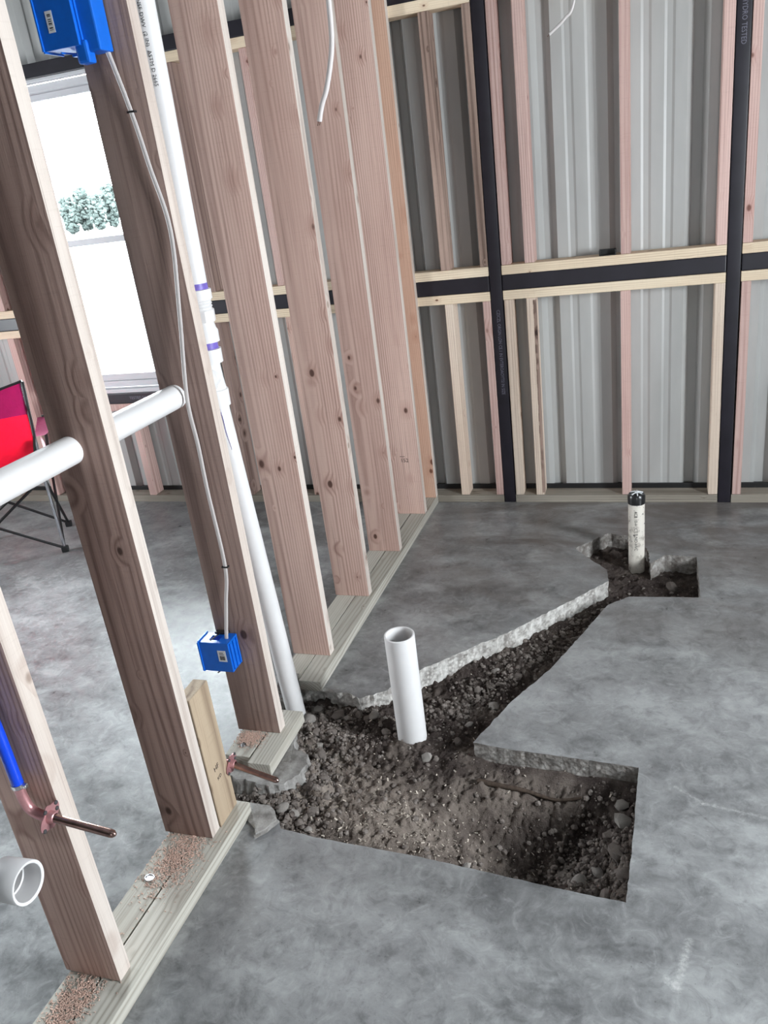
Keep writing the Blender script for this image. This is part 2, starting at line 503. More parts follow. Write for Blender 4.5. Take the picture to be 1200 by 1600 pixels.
def boolean_cut(o, cutters):
    """cut real holes: apply a boolean with temporary cylinders"""
    tmp = []
    for p0, p1, r in cutters:
        bm = bmesh.new()
        tube(bm, [p0, p1], r, 32)
        c = bpy.data.objects.new('hole_cutter', mesh_from('hole_cutter', bm, M['stud']))
        COL.objects.link(c)
        md = o.modifiers.new('hole', 'BOOLEAN')
        md.operation = 'DIFFERENCE'
        md.object = c
        md.solver = 'EXACT'
        tmp.append(c)
    bpy.context.view_layer.update()
    dg = bpy.context.evaluated_depsgraph_get()
    me = bpy.data.meshes.new_from_object(o.evaluated_get(dg))
    o.modifiers.clear()
    o.data = me
    for c in tmp:
        bpy.data.objects.remove(c)
def text_mesh(s, size):
    cu = bpy.data.curves.new('letters', 'FONT')
    cu.body = s
    cu.size = size
    cu.extrude = 0.0002
    cu.align_x = 'LEFT'
    cu.align_y = 'CENTER'
    cu.resolution_u = 2
    o = bpy.data.objects.new('letters', cu)
    COL.objects.link(o)
    bpy.context.view_layer.update()
    me = bpy.data.meshes.new_from_object(o.evaluated_get(bpy.context.evaluated_depsgraph_get()))
    bpy.data.objects.remove(o)
    return me
def lettering(s, size, mat, parent, origin, xdir, ydir, bend=None, stretch=1.0):
    """flat print: text running along xdir with letter tops towards ydir; bend = radius of the pipe it is wrapped on"""
    me = text_mesh(s, size)
    X = Vector(xdir).normalized(); Y = Vector(ydir).normalized(); Z = X.cross(Y)
    O = Vector(origin)
    for v in me.vertices:
        x, y, z = v.co
        x *= stretch
        if bend:
            a = y/bend
            v.co = O + X*x + Y*(math.sin(a)*bend) + Z*((math.cos(a)-1)*bend + z)
        else:
            v.co = O + X*x + Y*y + Z*z
    me.materials.clear()
    me.materials.append(mat)
    o = bpy.data.objects.new('lettering', me)
    return link(o, parent)

# ================================================================== SETTING: shell of the building
def rect_wall(name, u0, u1, z0, z1, holes, place, mat):
    """a 12 cm thick wall with one opening; place maps (u, depth, z) to a point"""
    bm = bmesh.new()
    rects = []
    at_u = u0
    for h0, h1, hz0, hz1 in holes:
        rects += [(at_u, h0, z0, z1), (h0, h1, hz1, z1), (h0, h1, z0, hz0)]
        at_u = h1
    rects.append((at_u, u1, z0, z1))
    for a, b, c, d in rects:
        b2 = bmesh.new()
        box(b2, a, b, 0, 0.12, c, d)
        vm = {}
        for v in b2.verts: vm[v] = bm.verts.new(place(*v.co))
        for f in b2.faces: bm.faces.new([vm[v] for v in f.verts])
        b2.free()
    bmesh.ops.recalc_face_normals(bm, faces=bm.faces)
    return tag(obj(name, bm, mat), kind='structure')
rect_wall('wall_front', XL, XR, 0, ZC, [FILL_OPEN_FRONT], lambda u, d, z: (u, YF-d, z), M['lining'])
rect_wall('wall_left', YF, YB, 0, ZC, FILL_OPEN_LEFT, lambda u, d, z: (XL-d, u, z), M['lining'])
rect_wall('wall_right', YF, YB, 0, ZC, FILL_OPEN_RIGHT, lambda u, d, z: (XR+d, u, z), M['lining'])
tag(obj('ceiling', bx(XL-0.12, XR+0.12, YF-0.12, YB+0.12, ZC, ZC+0.1), M['lining']), kind='structure')

# ------------------------------------------------------------------ floor slab with the sawn and broken trench
# outline of the opening: (x, y, jaggedness towards the next point)
TR = [(-0.03, -2.125, .004), (0.045, -2.128, .006), (0.098, -2.165, .008), (0.112, -2.19, .002), (0.228, -2.203, .0012), (0.5, -2.216, .0012), (0.81, -2.245, .0012),
      (0.976, -2.257, .0012), (0.987, -2.048, .0012), (0.995, -1.816, .0012), (0.83, -1.805, .0015), (0.655, -1.796, .0015), (0.540, -1.781, .003),
      (0.62, -1.572, .0025), (0.716, -1.387, .0025), (0.808, -1.142, .0025), (0.874, -0.959, .002), (0.946, -0.893, .0015), (1.192, -0.879, .0015),
      (1.192, -0.552, .003), (1.075, -0.540, .006), (1.02, -0.62, .008), (1.004, -0.50, .008), (0.985, -0.41, .006), (0.937, -0.371, .006), (0.845, -0.342, .005),
      (0.717, -0.499, .004), (0.79, -0.60, .003), (0.855, -0.682, .003), (0.868, -0.778, .004), (0.70, -0.99, .005), (0.557, -1.167, .005), (0.43, -1.30, .005), (0.299, -1.437, .006),
      (0.245, -1.50, .010), (0.206, -1.576, .012), (0.135, -1.622, .012), (0.085, -1.60, .012), (0.043, -1.60, .010), (-0.018, -1.575, .010), (-0.09, -1.60, .008), (-0.125, -1.66, .008),
      (-0.115, -1.76, .008), (-0.10, -1.86, .008), (-0.15, -1.95, .008), (-0.165, -2.06, .008), (-0.12, -2.12, .006)]
def densify(pl, step):
    out = []
    n = len(pl)
    for i in range(n):
        a = Vector(pl[i][:2]); b = Vector(pl[(i+1) % n][:2]); j = pl[i][2]
        k = max(1, int((b-a).length/step))
        nr = Vector((-(b-a).y, (b-a).x)).normalized()
        for s in range(k):
            p = a.lerp(b, s/k)
            if s:
                q = Vector((p.x*38, p.y*38, 3.1))
                p = p + nr*j*(mn.noise(q)*1.2+mn.noise(q*2.7)*0.7)
            out.append((p.x, p.y, j))
    return out
rim = densify(TR, 0.011)
bm = bmesh.new()
outer = [bm.verts.new(p+(0,)) for p in ((XL-.1, YF-.1), (XR+.1, YF-.1), (XR+.1, 0.30), (XL-.1, 0.30))]
oe = [bm.edges.new((outer[i], outer[(i+1) % 4])) for i in range(4)]
rv = [bm.verts.new((p[0], p[1], 0)) for p in rim]
ie = [bm.edges.new((rv[i], rv[(i+1) % len(rv)])) for i in range(len(rv))]
bmesh.ops.triangle_fill(bm, edges=oe+ie, use_beauty=True)
for f in bm.faces:
    f.normal_update()
    if f.normal.z < 0: f.normal_flip()
# broken slab edge going down into the cut
ROWS = 7
TH = 0.092
prev = rv
n = len(rim)
for r in range(1, ROWS+1):
    z = -TH*r/ROWS
    cur = []
    for i, (x, y, j) in enumerate(rim):
        a = Vector(rim[i-1][:2]); b = Vector(rim[(i+1) % n][:2])
        nr = Vector((-(b-a).y, (b-a).x)).normalized()
        q = Vector((x*45, y*45, z*45))
        amp = 0.0025+j*0.55
        dd = amp*(mn.noise(q)+0.6*mn.noise(q*2.3)) + (0.003 if r == 1 else 0.006*min(1, r/3))*min(1, j/0.006)*(-1)
        cur.append(bm.verts.new((x+nr.x*dd, y+nr.y*dd, z)))
    for i in range(n):
        f = bm.faces.new((prev[i], prev[(i+1) % n], cur[(i+1) % n], cur[i]))
        f.material_index = 1
    prev = cur
floor = tag(obj('floor', bm, [M['concrete'], M['broken']]), kind='structure')

# ------------------------------------------------------------------ soil in the trench
TAB = {}
def vnoise(x, y, seed):
    tab = TAB.get(seed)
    if tab is None:
        tab = TAB[seed] = np.random.RandomState(seed).rand(256, 256)
    xi = np.floor(x).astype(int); yi = np.floor(y).astype(int)
    fx = x-xi; fy = y-yi
    fx = fx*fx*(3-2*fx); fy = fy*fy*(3-2*fy)
    g = lambda a, b: tab[a % 256, b % 256]
    return (g(xi, yi)*(1-fx)+g(xi+1, yi)*fx)*(1-fy)+(g(xi, yi+1)*(1-fx)+g(xi+1, yi+1)*fx)*fy - 0.5
def gauss(x, y, cx, cy, sx, sy, ang=0):
    c, s = math.cos(ang), math.sin(ang)
    dx, dy = x-cx, y-cy
    u = dx*c+dy*s; w = -dx*s+dy*c
    return np.exp(-0.5*((u/sx)**2+(w/sy)**2))
def inside(px, py):
    r = np.zeros(px.shape, bool)
    m = len(TR)
    for i in range(m):
        x1, y1 = TR[i][:2]; x2, y2 = TR[(i+1) % m][:2]
        r ^= ((y1 > py) != (y2 > py)) & (px < (x2-x1)*(py-y1)/(y2-y1+1e-12)+x1)
    return r
def rim_distance(x, y):
    best = np.full(np.shape(x), 9.0)
    m = len(TR)
    for i in range(m):
        ax, ay = TR[i][:2]; bx_, by_ = TR[(i+1) % m][:2]
        dx, dy = bx_-ax, by_-ay
        tt = np.clip(((x-ax)*dx+(y-ay)*dy)/(dx*dx+dy*dy), 0, 1)
        best = np.minimum(best, np.hypot(x-ax-tt*dx, y-ay-tt*dy))
    return np.where(inside(np.asarray(x), np.asarray(y)), best, 0.0)
def soil_height(x, y):
    x = np.asarray(x, float); y = np.asarray(y, float)
    h = -0.068 - 0.003*np.clip((y+1.62)/0.2, 0, 1)
    h -= 0.120*gauss(x, y, 0.70, -2.03, 0.13, 0.10)            # hollow in the pit
    h -= 0.035*gauss(x, y, 0.86, -1.94, 0.12, 0.09)
    h -= 0.030*gauss(x, y, 0.90, -2.15, 0.10, 0.08)
    h += 0.050*gauss(x, y, 0.985, -2.02, 0.035, 0.12)          # loose bank along the sawn side
    h += 0.030*gauss(x, y, 0.77, -1.872, 0.14, 0.035)
    h += 0.014*gauss(x, y, 0.28, -1.98, 0.16, 0.10)            # dry plateau
    h += 0.016*gauss(x, y, 0.36, -1.76, 0.10, 0.05)            # heap around the pipe
    h -= 0.012*gauss(x, y, 0.45, -1.60, 0.10, 0.10)
    h += 0.026*gauss(x, y, 0.0, -1.90, 0.13, 0.20)
    h -= 0.012*gauss(x, y, 1.02, -0.72, 0.15, 0.14)
    h += 0.020*gauss(x, y, 0.90, -0.88, 0.05, 0.05)
    rough = 0.62+0.95*np.clip(gauss(x, y, 0.85, -2.05, 0.22, 0.16)+gauss(x, y, 0.05, -1.9, 0.16, 0.25)+0.6*gauss(x, y, 0.5, -1.5, 0.2, 0.2), 0, 1)
    h += rough*(0.022*vnoise(x*14, y*14, 1)+0.013*vnoise(x*38, y*38, 2)+0.010*vnoise(x*85, y*85, 3)+0.009*vnoise(x*150, y*150, 4)+0.005*vnoise(x*260, y*260, 5))
    cl = vnoise(x*52+7, y*52, 9)
    h += rough*0.016*np.clip(cl-0.12, 0, 1)*2
    h = np.minimum(h, -0.016)
    # the soil still stands against the underside of the slab along the rim
    lip = np.where((y < -1.70) & (x > 0.48), np.minimum(-0.056+0.010*vnoise(x*20, y*20, 31), h+0.04), h)
    d = rim_distance(x, y)
    s = np.clip(d/0.055, 0, 1); s = s*s*(3-2*s)
    return np.where(h < lip, lip+(h-lip)*s, h)
GX0, GX1, GY0, GY1, ST = -0.24, 1.26, -2.34, -0.27, 0.0042
nx = int((GX1-GX0)/ST); ny = int((GY1-GY0)/ST)
gx, gy = np.meshgrid(np.linspace(GX0, GX1, nx), np.linspace(GY0, GY1, ny))
gz = soil_height(gx, gy)
co = np.stack([gx, gy, gz], -1).reshape(-1, 3)
# leave out soil far from the opening
ins = inside(gx, gy)
k = 12
keep = ins.copy()
for dx in range(-k, k+1, 3):
    for dy in range(-k, k+1, 3):
        keep |= np.roll(np.roll(ins, dx, 1), dy, 0)
ids = np.arange(nx*ny).reshape(ny, nx)
q = keep[:-1, :-1] & keep[1:, 1:] & keep[:-1, 1:] & keep[1:, :-1]
faces = np.stack([ids[:-1, :-1], ids[:-1, 1:], ids[1:, 1:], ids[1:, :-1]], -1)[q]
used = np.zeros(nx*ny, bool); used[faces.ravel()] = True
rem = np.cumsum(used)-1
me = bpy.data.meshes.new('soil')
me.from_pydata(co[used].tolist(), [], rem[faces].tolist())
me.materials.append(M['soil'])
me.polygons.foreach_set('use_smooth', [True]*len(me.polygons))
ux, uy = co[used, 0], co[used, 1]
dryv = (0.95*gauss(ux, uy, 0.30, -2.02, 0.17, 0.11, -0.2)+0.6*gauss(ux, uy, 0.52, -2.10, 0.12, 0.08)+0.55*gauss(ux, uy, 0.05, -1.95, 0.12, 0.2)
        + 0.5*gauss(ux, uy, 0.88, -2.12, 0.10, 0.08)+0.45*gauss(ux, uy, 0.72, -1.88, 0.12, 0.04)+0.5*vnoise(ux*9, uy*9, 21)+0.45*vnoise(ux*31, uy*31, 22))
at = me.attributes.new('dry', 'FLOAT', 'POINT')
at.data.foreach_set('value', np.clip(dryv, 0, 1).astype(np.float32))
soil = tag(link(bpy.data.objects.new('soil', me)), 'dark loose soil filling the cut trench in the slab', 'soil', kind='stuff')

def cell(x, y):
    return min(max(int(round((y-GY0)/(GY1-GY0)*(ny-1))), 0), ny-1), min(max(int(round((x-GX0)/(GX1-GX0)*(nx-1))), 0), nx-1)
def hgt(x, y): return float(gz[cell(x, y)])
def in_cut(x, y): return GX0 < x < GX1 and GY0 < y < GY1 and bool(ins[cell(x, y)])
def rock_bm(sub, seed, squash=0.7):
    b = bmesh.new()
    bmesh.ops.create_icosphere(b, subdivisions=sub, radius=1.0)
    for v in b.verts:
        p = v.co.copy()
        v.co *= 1+0.38*mn.noise(p*1.3+Vector((seed*7.7, seed, 0)))+0.14*mn.noise(p*3+Vector((seed, 0, 0)))
        v.co.z *= squash
    return b
# stones one can pick out
rs = random.Random(3)
rock_me = [mesh_from('stone', rock_bm(2, i+1, 0.65+0.1*(i % 3)), M['stone_light'] if i % 3 == 0 else M['stone'], True) for i in range(7)]
STONES = [(-0.01, -1.63, .017), (0.03, -1.64, .015), (0.07, -1.655, .018), (0.10, -1.66, .012), (0.14, -1.655, .014), (0.17, -1.66, .011), (0.19, -1.65, .016), (0.22, -1.645, .013),
          (0.245, -1.70, .013), (0.255, -1.725, .010), (0.40, -1.80, .016), (0.425, -1.79, .011), (0.47, -1.70, .016), (0.49, -1.62, .012), (0.55, -1.52, .018), (0.48, -1.44, .013),
          (0.60, -1.36, .014), (0.52, -1.32, .016), (0.66, -1.24, .013), (0.88, -0.93, .026), (0.86, -0.90, .016), (1.0, -0.83, .020), (1.10, -0.68, .022), (0.95, -0.80, .014),
          (0.76, -2.20, .026), (0.80, -2.205, .020), (0.84, -2.195, .017), (0.86, -2.10, .022), (0.90, -2.06, .018), (0.93, -2.16, .020), (0.95, -2.05, .024), (0.96, -1.96, .022), (0.93, -1.97, .017), (0.97, -2.13, .018), (0.955, -1.90, .016),
          (0.90, -2.22, .016), (0.87, -2.00, .014), (0.82, -2.06, .014), (0.58, -2.12, .012), (0.62, -2.16, .014), (0.71, -2.17, .013), (0.06, -2.08, .019), (0.10, -2.09, .016), (0.13, -2.12, .014), (0.145, -2.07, .017), (0.16, -2.14, .013),
          (0.11, -1.99, .018), (0.135, -1.95, .014), (0.02, -2.10, .014), (-0.03, -2.09, .013), (-0.06, -2.10, .015), (0.09, -1.86, .015), (0.06, -1.80, .014), (0.03, -1.75, .017), (0.08, -1.74, .014), (0.12, -1.78, .012), (-0.01, -1.70, .018), (0.19, -2.16, .012), (0.17, -2.02, .011)]
for i, (x, y, r) in enumerate(STONES):
    o = bpy.data.objects.new('stone', rock_me[i % 7])
    z = hgt(x, y)
    o.location = (x, y, z+r*0.25)
    o.scale = (r*rs.uniform(.8, 1.25), r*rs.uniform(.8, 1.2), r)
    o.rotation_euler = (rs.uniform(-.4, .4), rs.uniform(-.4, .4), rs.uniform(0, 6.3))
    link(o, soil)
# fine gravel, too many to count
def scatter_mesh(name, proto, spots, mat):
    pv = np.array([v.co[:] for v in proto.verts]); pf = [[v.index for v in f.verts] for f in proto.faces]
    proto.free()
    V = []; F = []
    for m_, (loc, mat3) in enumerate(spots):
        V.append(pv @ np.array(mat3).T + np.array(loc))
    nv = len(pv)
    for m_ in range(len(spots)):
        F += [[a+m_*nv for a in f] for f in pf]
    me = bpy.data.meshes.new(name)
    me.from_pydata(np.concatenate(V).tolist(), [], F)
    me.materials.append(mat)
    return me
def rmat(r, sx, sy, sz, tilt=0.5):
    from mathutils import Euler
    m = Euler((r.uniform(-tilt, tilt), r.uniform(-tilt, tilt), r.uniform(0, 6.283))).to_matrix()
    return m @ Matrix.Diagonal((sx, sy, sz))
spots = []
rs = random.Random(11)
while len(spots) < 6500:
    z_ = rs.random()
    if z_ < 0.42: x, y, = rs.gauss(0.05, .09), rs.uniform(-2.16, -1.6)
    elif z_ < 0.62: x, y = rs.gauss(0.9, .08), rs.gauss(-2.08, .10)
    elif z_ < 0.80:
        s = rs.random(); x, y = 0.35+0.5*s+rs.gauss(0, .05), -1.65+0.72*s+rs.gauss(0, .05)
    else: x, y = rs.uniform(-.1, 1.2), rs.uniform(-2.25, -.4)
    if not in_cut(x, y): continue
    r = rs.choice([.0014, .0018, .0022, .0026, .0032, .0042, .006, .008])*rs.uniform(.8, 1.2)
    spots.append(((x, y, hgt(x, y)+r*.35), rmat(rs, r*rs.uniform(.8, 1.4), r, r*.8)))
pb = bmesh.new(); bmesh.ops.create_icosphere(pb, subdivisions=1, radius=1.0)
for v in pb.verts: v.co *= 1+0.3*mn.noise(v.co*2)
pb.verts.index_update()
tag(link(bpy.data.objects.new('gravel', scatter_mesh('gravel', pb, spots, M['stone'])), soil), kind='stuff')
# pale shavings lying on the soil
spots = []
rs = random.Random(5)
while len(spots) < 900:
    z_ = rs.random()
    if z_ < .3: x, y = rs.gauss(.08, .06), rs.uniform(-2.1, -1.66)
    elif z_ < .75: x, y = rs.gauss(.42, .14), rs.gauss(-2.08, .08)
    else: x, y = rs.uniform(0, .95), rs.uniform(-2.2, -1.3)
    if not in_cut(x, y): continue
    l = rs.choice([.0012, .0016, .0022, .003, .005])
    spots.append(((x, y, hgt(x, y)+.003), rmat(rs, l, .0011*rs.uniform(.6, 1.8), .0005, .8)))
cb = bx(-1, 1, -1, 1, -1, 1); cb.verts.index_update()
tag(link(bpy.data.objects.new('wood_shavings', scatter_mesh('wood_shavings', cb, spots, M['shaving']))), 'pale wood chips scattered over the soil of the trench', 'wood chips', kind='stuff')

# ================================================================== BACK WALL
wall = tag(empty('wall_back', (0, 0, 0)), 'back wall of ribbed steel sheet with black posts and wood framing', kind='structure')
# ribbed sheet panels
RIB0, PITCH = 0.590, 0.297
def profile(x0, x1):
    """(x, y) points of the rib profile seen from inside between x0 and x1"""
    pts = []
    k0 = int(math.floor((x0-RIB0)/PITCH))-1
    k1 = int(math.ceil((x1-RIB0)/PITCH))+1
    for kk in range(k0, k1+1):
        c = RIB0+kk*PITCH
        for dx, dy in ((-.040, 0), (-.018, .032), (.018, .032), (.040, 0)):
            pts.append((c+dx, dy))
        for mcx in (PITCH/3+.006, 2*PITCH/3-.006):
            for dx, dy in ((-.020, 0), (-.010, .0035), (.010, .0035), (.020, 0)):
                pts.append((c+mcx+dx, dy))
    out = []
    for (xa, ya), (xb, yb) in zip(pts, pts[1:]):
        if xb <= x0 or xa >= x1: continue
        if xa < x0: ya = ya+(yb-ya)*(x0-xa)/(xb-xa); xa = x0
        if not out: out.append((xa, ya))
        if xb > x1: yb = ya+(yb-ya)*(x1-xa)/(xb-xa); xb = x1
        out.append((xb, yb))
    return out
def sheet(bm, x0, x1, z0, z1):
    p = profile(x0, x1)
    a = [bm.verts.new((x, 0.100+y, z0)) for x, y in p]
    b = [bm.verts.new((x, 0.100+y, z1)) for x, y in p]
    c = [bm.verts.new((x, 0.1012+y, z0)) for x, y in p]
    d = [bm.verts.new((x, 0.1012+y, z1)) for x, y in p]
    for i in range(len(p)-1):
        bm.faces.new((a[i], a[i+1], b[i+1], b[i]))
        bm.faces.new((c[i+1], c[i], d[i], d[i+1]))
edges = [XL] + [0.738+0.891*kk for kk in range(-5, 4)] + [XR]
for a, b in zip(edges, edges[1:]):
    bm = bmesh.new()
    w0, w1 = max(a, WIN[0]), min(b, WIN[1])
    if w1 > w0:
        if a < w0: sheet(bm, a, w0, .047, ZC)
        sheet(bm, w0, w1, .047, WIN[2]-.03)
        sheet(bm, w0, w1, WIN[3]+.02, ZC)
        if w1 < b: sheet(bm, w1, b, .047, ZC)
    else:
        sheet(bm, a, b, .047, ZC)
    obj('sheet_panel', bm, M['sheet'], wall)
# base angle behind the sill
bm = bx(XL, XR, .0885, .0985, 0.0, .060, .001)
box(bm, XL, XR, .0985, .140, 0.0, .049)
obj('base_angle', bm, M['black'], wall)

PX = [(0.342, 0.394), (1.304, 1.355), (2.27, 2.32), (-2.195, -2.142), (-1.218, -1.165)]
posts = []
for x0, x1 in PX:
    z0 = 0.0
    posts.append(obj('steel_post', bx(x0, x1, 0.001, 0.052, 0.0, ZC, .004), M['steel'], wall, smooth=True))
lettering('CZICZL ORGIN LON CE.1 IN EVTEROAOYTSI IN SIZE', 0.021, M['tube_print'], posts[0], (0.370, 0.0008, 0.925), (0, 0, -1), (1, 0, 0), stretch=.78)
lettering('1 HYDRO TESTED', 0.026, M['tube_print'], posts[1], (1.330, 0.0008, 1.975), (0, 0, -1), (1, 0, 0), stretch=.80)
# girts: black tube with a wood rail above and below, between the posts
spans = [(XL, -2.198), (-1.162, 0.339), (0.397, 1.301), (1.358, 2.267), (2.323, XR)]
def rail(name, x0, x1, z0, z1, mat, y0=0.0, y1=0.052, bev=.002):
    o = obj(name, bx(-(x1-x0)/2, (x1-x0)/2, y0, y1, z0, z1, bev), mat, wall, loc=((x0+x1)/2, 0, 0))
    return o
for x0, x1 in spans:
    rail('girt', x0, x1, 1.007, 1.072, M['steel'], .001, .052, .004)
    rail('wood_rail', x0, x1, 1.073, 1.113, M['girt_wood'], 0, .085)
    rail('wood_rail', x0, x1, .966, 1.006, M['girt_wood'], 0, .085)
for x0, x1 in [(XL, -1.162+.0)] + spans[1:]:
    if x0 == XL: x1 = 0.0; continue
    rail('girt', x0, x1, 2.152, 2.215, M['steel'], .001, .052, .004)
    rail('wood_rail', x0, x1, 2.110, 2.151, M['girt_wood'], 0, .085)
rail('girt', XL, -1.162, 2.152, 2.215, M['steel'], .001, .052, .004)
# below the window
gt = rail('girt', -2.142, -1.218, .575, .632, M['steel'], .001, .052, .004)
lettering('TESTED 54', 0.022, M['tube_print'], gt, (0.03, 0.0005, .604), (1, 0, 0), (0, 0, 1))
rail('wood_rail', -2.142, -1.218, .536, .574, M['stud_pink'], 0, .085)
# sill plate on the slab between the posts
for x0, x1 in ((XL, 0.3395), (0.3965, 1.3015), (1.3575, 2.2675), (2.3225, XR)):
    if x0 == XL: x0 = -3.6
    rail('sill_plate', x0, x1, 0.0, .038, M['plate_x'], .0, .088, .002)
# wall studs (x0, x1, material, lower?)
UP = [(0.127, .170, 'bark'), (.304, .339, 'bark'), (.398, .436, 'stud_pink'), (.498, .541, 'stud_pink'), (.895, .935, 'stud_pink'), (1.262, 1.301, 'stud_pink'), (1.358, 1.395, 'stud_pink'),
      (-1.045, -1.005, 'stud_grey'), (-.673, -.640, 'stud_pink'), (-2.345, -2.300, 'stud_pink'), (1.80, 1.84, 'stud_pink'), (-.20, -.162, 'stud')]
LO = [(.130, .170, 'stud_pale'), (.304, .339, 'stud_pink'), (.399, .437, 'stud_pale'), (.496, .536, 'bark'), (.892, .932, 'stud_pink'), (1.262, 1.301, 'stud_pale'), (1.361, 1.397, 'stud_pink'),
      (-1.055, -1.015, 'stud_grey'), (-.662, -.632, 'stud'), (-2.345, -2.300, 'stud_pink'), (1.80, 1.84, 'stud_pink'), (-.20, -.162, 'stud'), (-2.80, -2.76, 'stud_pink')]
for x0, x1, m in UP:
    obj('stud', bx(-(x1-x0)/2, (x1-x0)/2, 0, .084, 0, 2.1095-1.1135, .003), M[m], wall, loc=((x0+x1)/2, .003, 1.1135))
for x0, x1, m in LO:
    obj('stud', bx(-(x1-x0)/2, (x1-x0)/2, 0, .084, 0, .9655-.0385, .003), M[m if m != 'bark' else 'stud_pale'], wall, loc=((x0+x1)/2, .003, .0385))
obj('stud', bx(-.02, .02, 0, .084, 0, .5355-.0385, .003), M['stud_pink'], wall, loc=(-1.655, .003, .0385))
# waney bark strip along one edge of a lower stud
bm = bmesh.new()
for i in range(46):
    z = .05+i*.0197
    w = .008+.010*abs(mn.noise(Vector((0, 0, z*13))))
    box(bm, .536-w, .5375, .0015, .03, z, z+.0197)
obj('bark_edge', bm, M['bark'], wall)
# small black clip standing on the rail
cl = tag(empty('clip', (0.842, .02, 1.1135)), 'small black metal clip standing on the middle wood rail', 'clip')
obj('foot_plate', bx(-.034, .034, -.018, .018, 0, .003, .001), M['black'], cl)
obj('upright', bx(-.034, .034, .012, .018, .003, .024, .001), M['black'], cl)
obj('end_tab', bx(-.034, -.029, -.018, .012, .003, .022, .001), M['black'], cl)
obj('end_tab', bx(.029, .034, -.018, .012, .003, .022, .001), M['black'], cl)

# ------------------------------------------------------------------ window
win = tag(empty('window_1', (0, 0, 0)), 'white vinyl single-hung window in the back wall', kind='structure')
x0, x1, z0, z1 = WIN
def ring(x0, x1, z0, z1, w, y0, y1, wb=None, wt=None):
    bm = bmesh.new()
    wb = wb or w; wt = wt or w
    box(bm, x0, x0+w, y0, y1, z0, z1, .002); box(bm, x1-w, x1, y0, y1, z0, z1, .002)
    box(bm, x0+w, x1-w, y0, y1, z0, z0+wb, .002); box(bm, x0+w, x1-w, y0, y1, z1-wt, z1, .002)
    return bm
obj('frame', ring(x0, x1, z0, z1, .032, .055, .150), M['vinyl'], win)
up = obj('upper_sash', ring(x0+.033, x1-.033, 1.392, z1-.033, .028, .105, .135), M['vinyl'], win)
lo = obj('lower_sash', ring(x0+.033, x1-.033, z0+.033, 1.425, .030, .072, .102, wb=.036), M['vinyl'], win)
obj('pane', bx(x0+.055, x1-.055, .118, .122, 1.41, z1-.055), M['glass'], up)
obj('pane', bx(x0+.058, x1-.058, .085, .089, z0+.06, 1.40), M['glass'], lo)
obj('sill', bx(x0, x1, .0, .054, .634, .655, .003), M['vinyl'], win)
obj('head_trim', bx(x0, x1, .0, .054, 2.136, 2.151, .003), M['vinyl'], win)

# ================================================================== PARTITION WALL OF STUDS
part = tag(empty('wall_partition', (0, 0, 0)), 'open stud partition wall on doubled sole plates', kind='structure')
SY = {1: -2.690, 2: -2.290, 3: -1.872, 4: -1.454, 5: -1.037, 6: -0.640, 7: -0.237, 8: -0.036}
SXR = {1: -.026, 2: -.024, 3: -.023, 4: -.020, 5: -.016, 6: -.006, 7: .003, 8: .008}
SMAT = {1: 'stud', 2: 'stud_grey', 3: 'stud_grey', 4: 'stud', 5: 'stud', 6: 'stud', 7: 'stud', 8: 'stud_orange'}
SLAB = {1: 'stud carrying the blue tube and copper stub', 2: 'greyish stud with a knotty pale edge, bored for the drain pipe', 3: 'dark stud with the blue boxes and cable',
        4: 'rough-sawn stud standing beside the vertical white pipe', 5: 'pink-brown stud with long grain', 6: 'stud with two knots near its foot', 7: 'stud stamped 152', 8: 'orange end stud against the back wall'}
STUD = {}
PZ, PX_ = 1.078, -.120      # drain pipe height and offset
for i in range(1, 9):
    xr = SXR[i]
    o = obj('stud', bx(-.07, .07, 0, .038, 0, 2.50, .003), M[SMAT[i]], part, loc=(xr-.07, SY[i], .0385), smooth=True)
    o['label'] = SLAB[i]
    STUD[i] = o
    if i <= 3:
        cx = PX_-(xr-.07); cz = PZ-.0385+.002
        boolean_cut(o, [((cx-.003, -.02, cz+.002), (cx-.003, .06, cz+.002), .0368)])
    o.data.materials.append(M['lit_edge'])          # narrow edges painted paler, as if lit from the side
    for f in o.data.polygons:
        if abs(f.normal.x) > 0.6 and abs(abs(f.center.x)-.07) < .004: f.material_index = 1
obj('top_plate', bx(-.145, .0, -2.9, .0, 2.539, 2.577, .003), M['plate'], part)
# doubled sole plates, three lengths with a gap over the trench
def plate(xa, xb, ya, yb, rot=0.0):
    return obj('sole_plate', bx(-(xb-xa)/2, (xb-xa)/2, -(yb-ya)/2, (yb-ya)/2, 0, .038, .0025), M['plate'], part, loc=((xa+xb)/2, (ya+yb)/2, 0), rot=(0, 0, rot))
plate(-.156, -.080, -3.35, -2.160, -.010); plate(-.075, .006, -3.35, -2.152, -.010)
plate(-.150, -.072, -1.985, -1.775); plate(-.067, .004, -2.008, -1.760)
plate(-.150, -.076, -1.592, -.003, -.004); plate(-.072, .004, -1.605, -.003, -.006)
blk = obj('block', bx(-.020, .020, -.044, .044, 0, .392, .003), M['block'], part, loc=(-.040, -2.206, .0385))
lettering('HF', .020, M['stamp'], blk, (.0204, -.018, .160), (0, 1, 0.1), (0, -.1, 1))
lettering('KD', .014, M['stamp'], blk, (.0204, -.012, .128), (0, 1, 0.1), (0, -.1, 1))
lettering('152', .026, M['stamp'], STUD[7], (-.020, -.0006, .270), (1, 0, 0), (0, 0, 1))
lettering('---', .026, M['stamp'], STUD[7], (-.022, -.0006, .292), (1, 0, 0), (0, 0, 1))

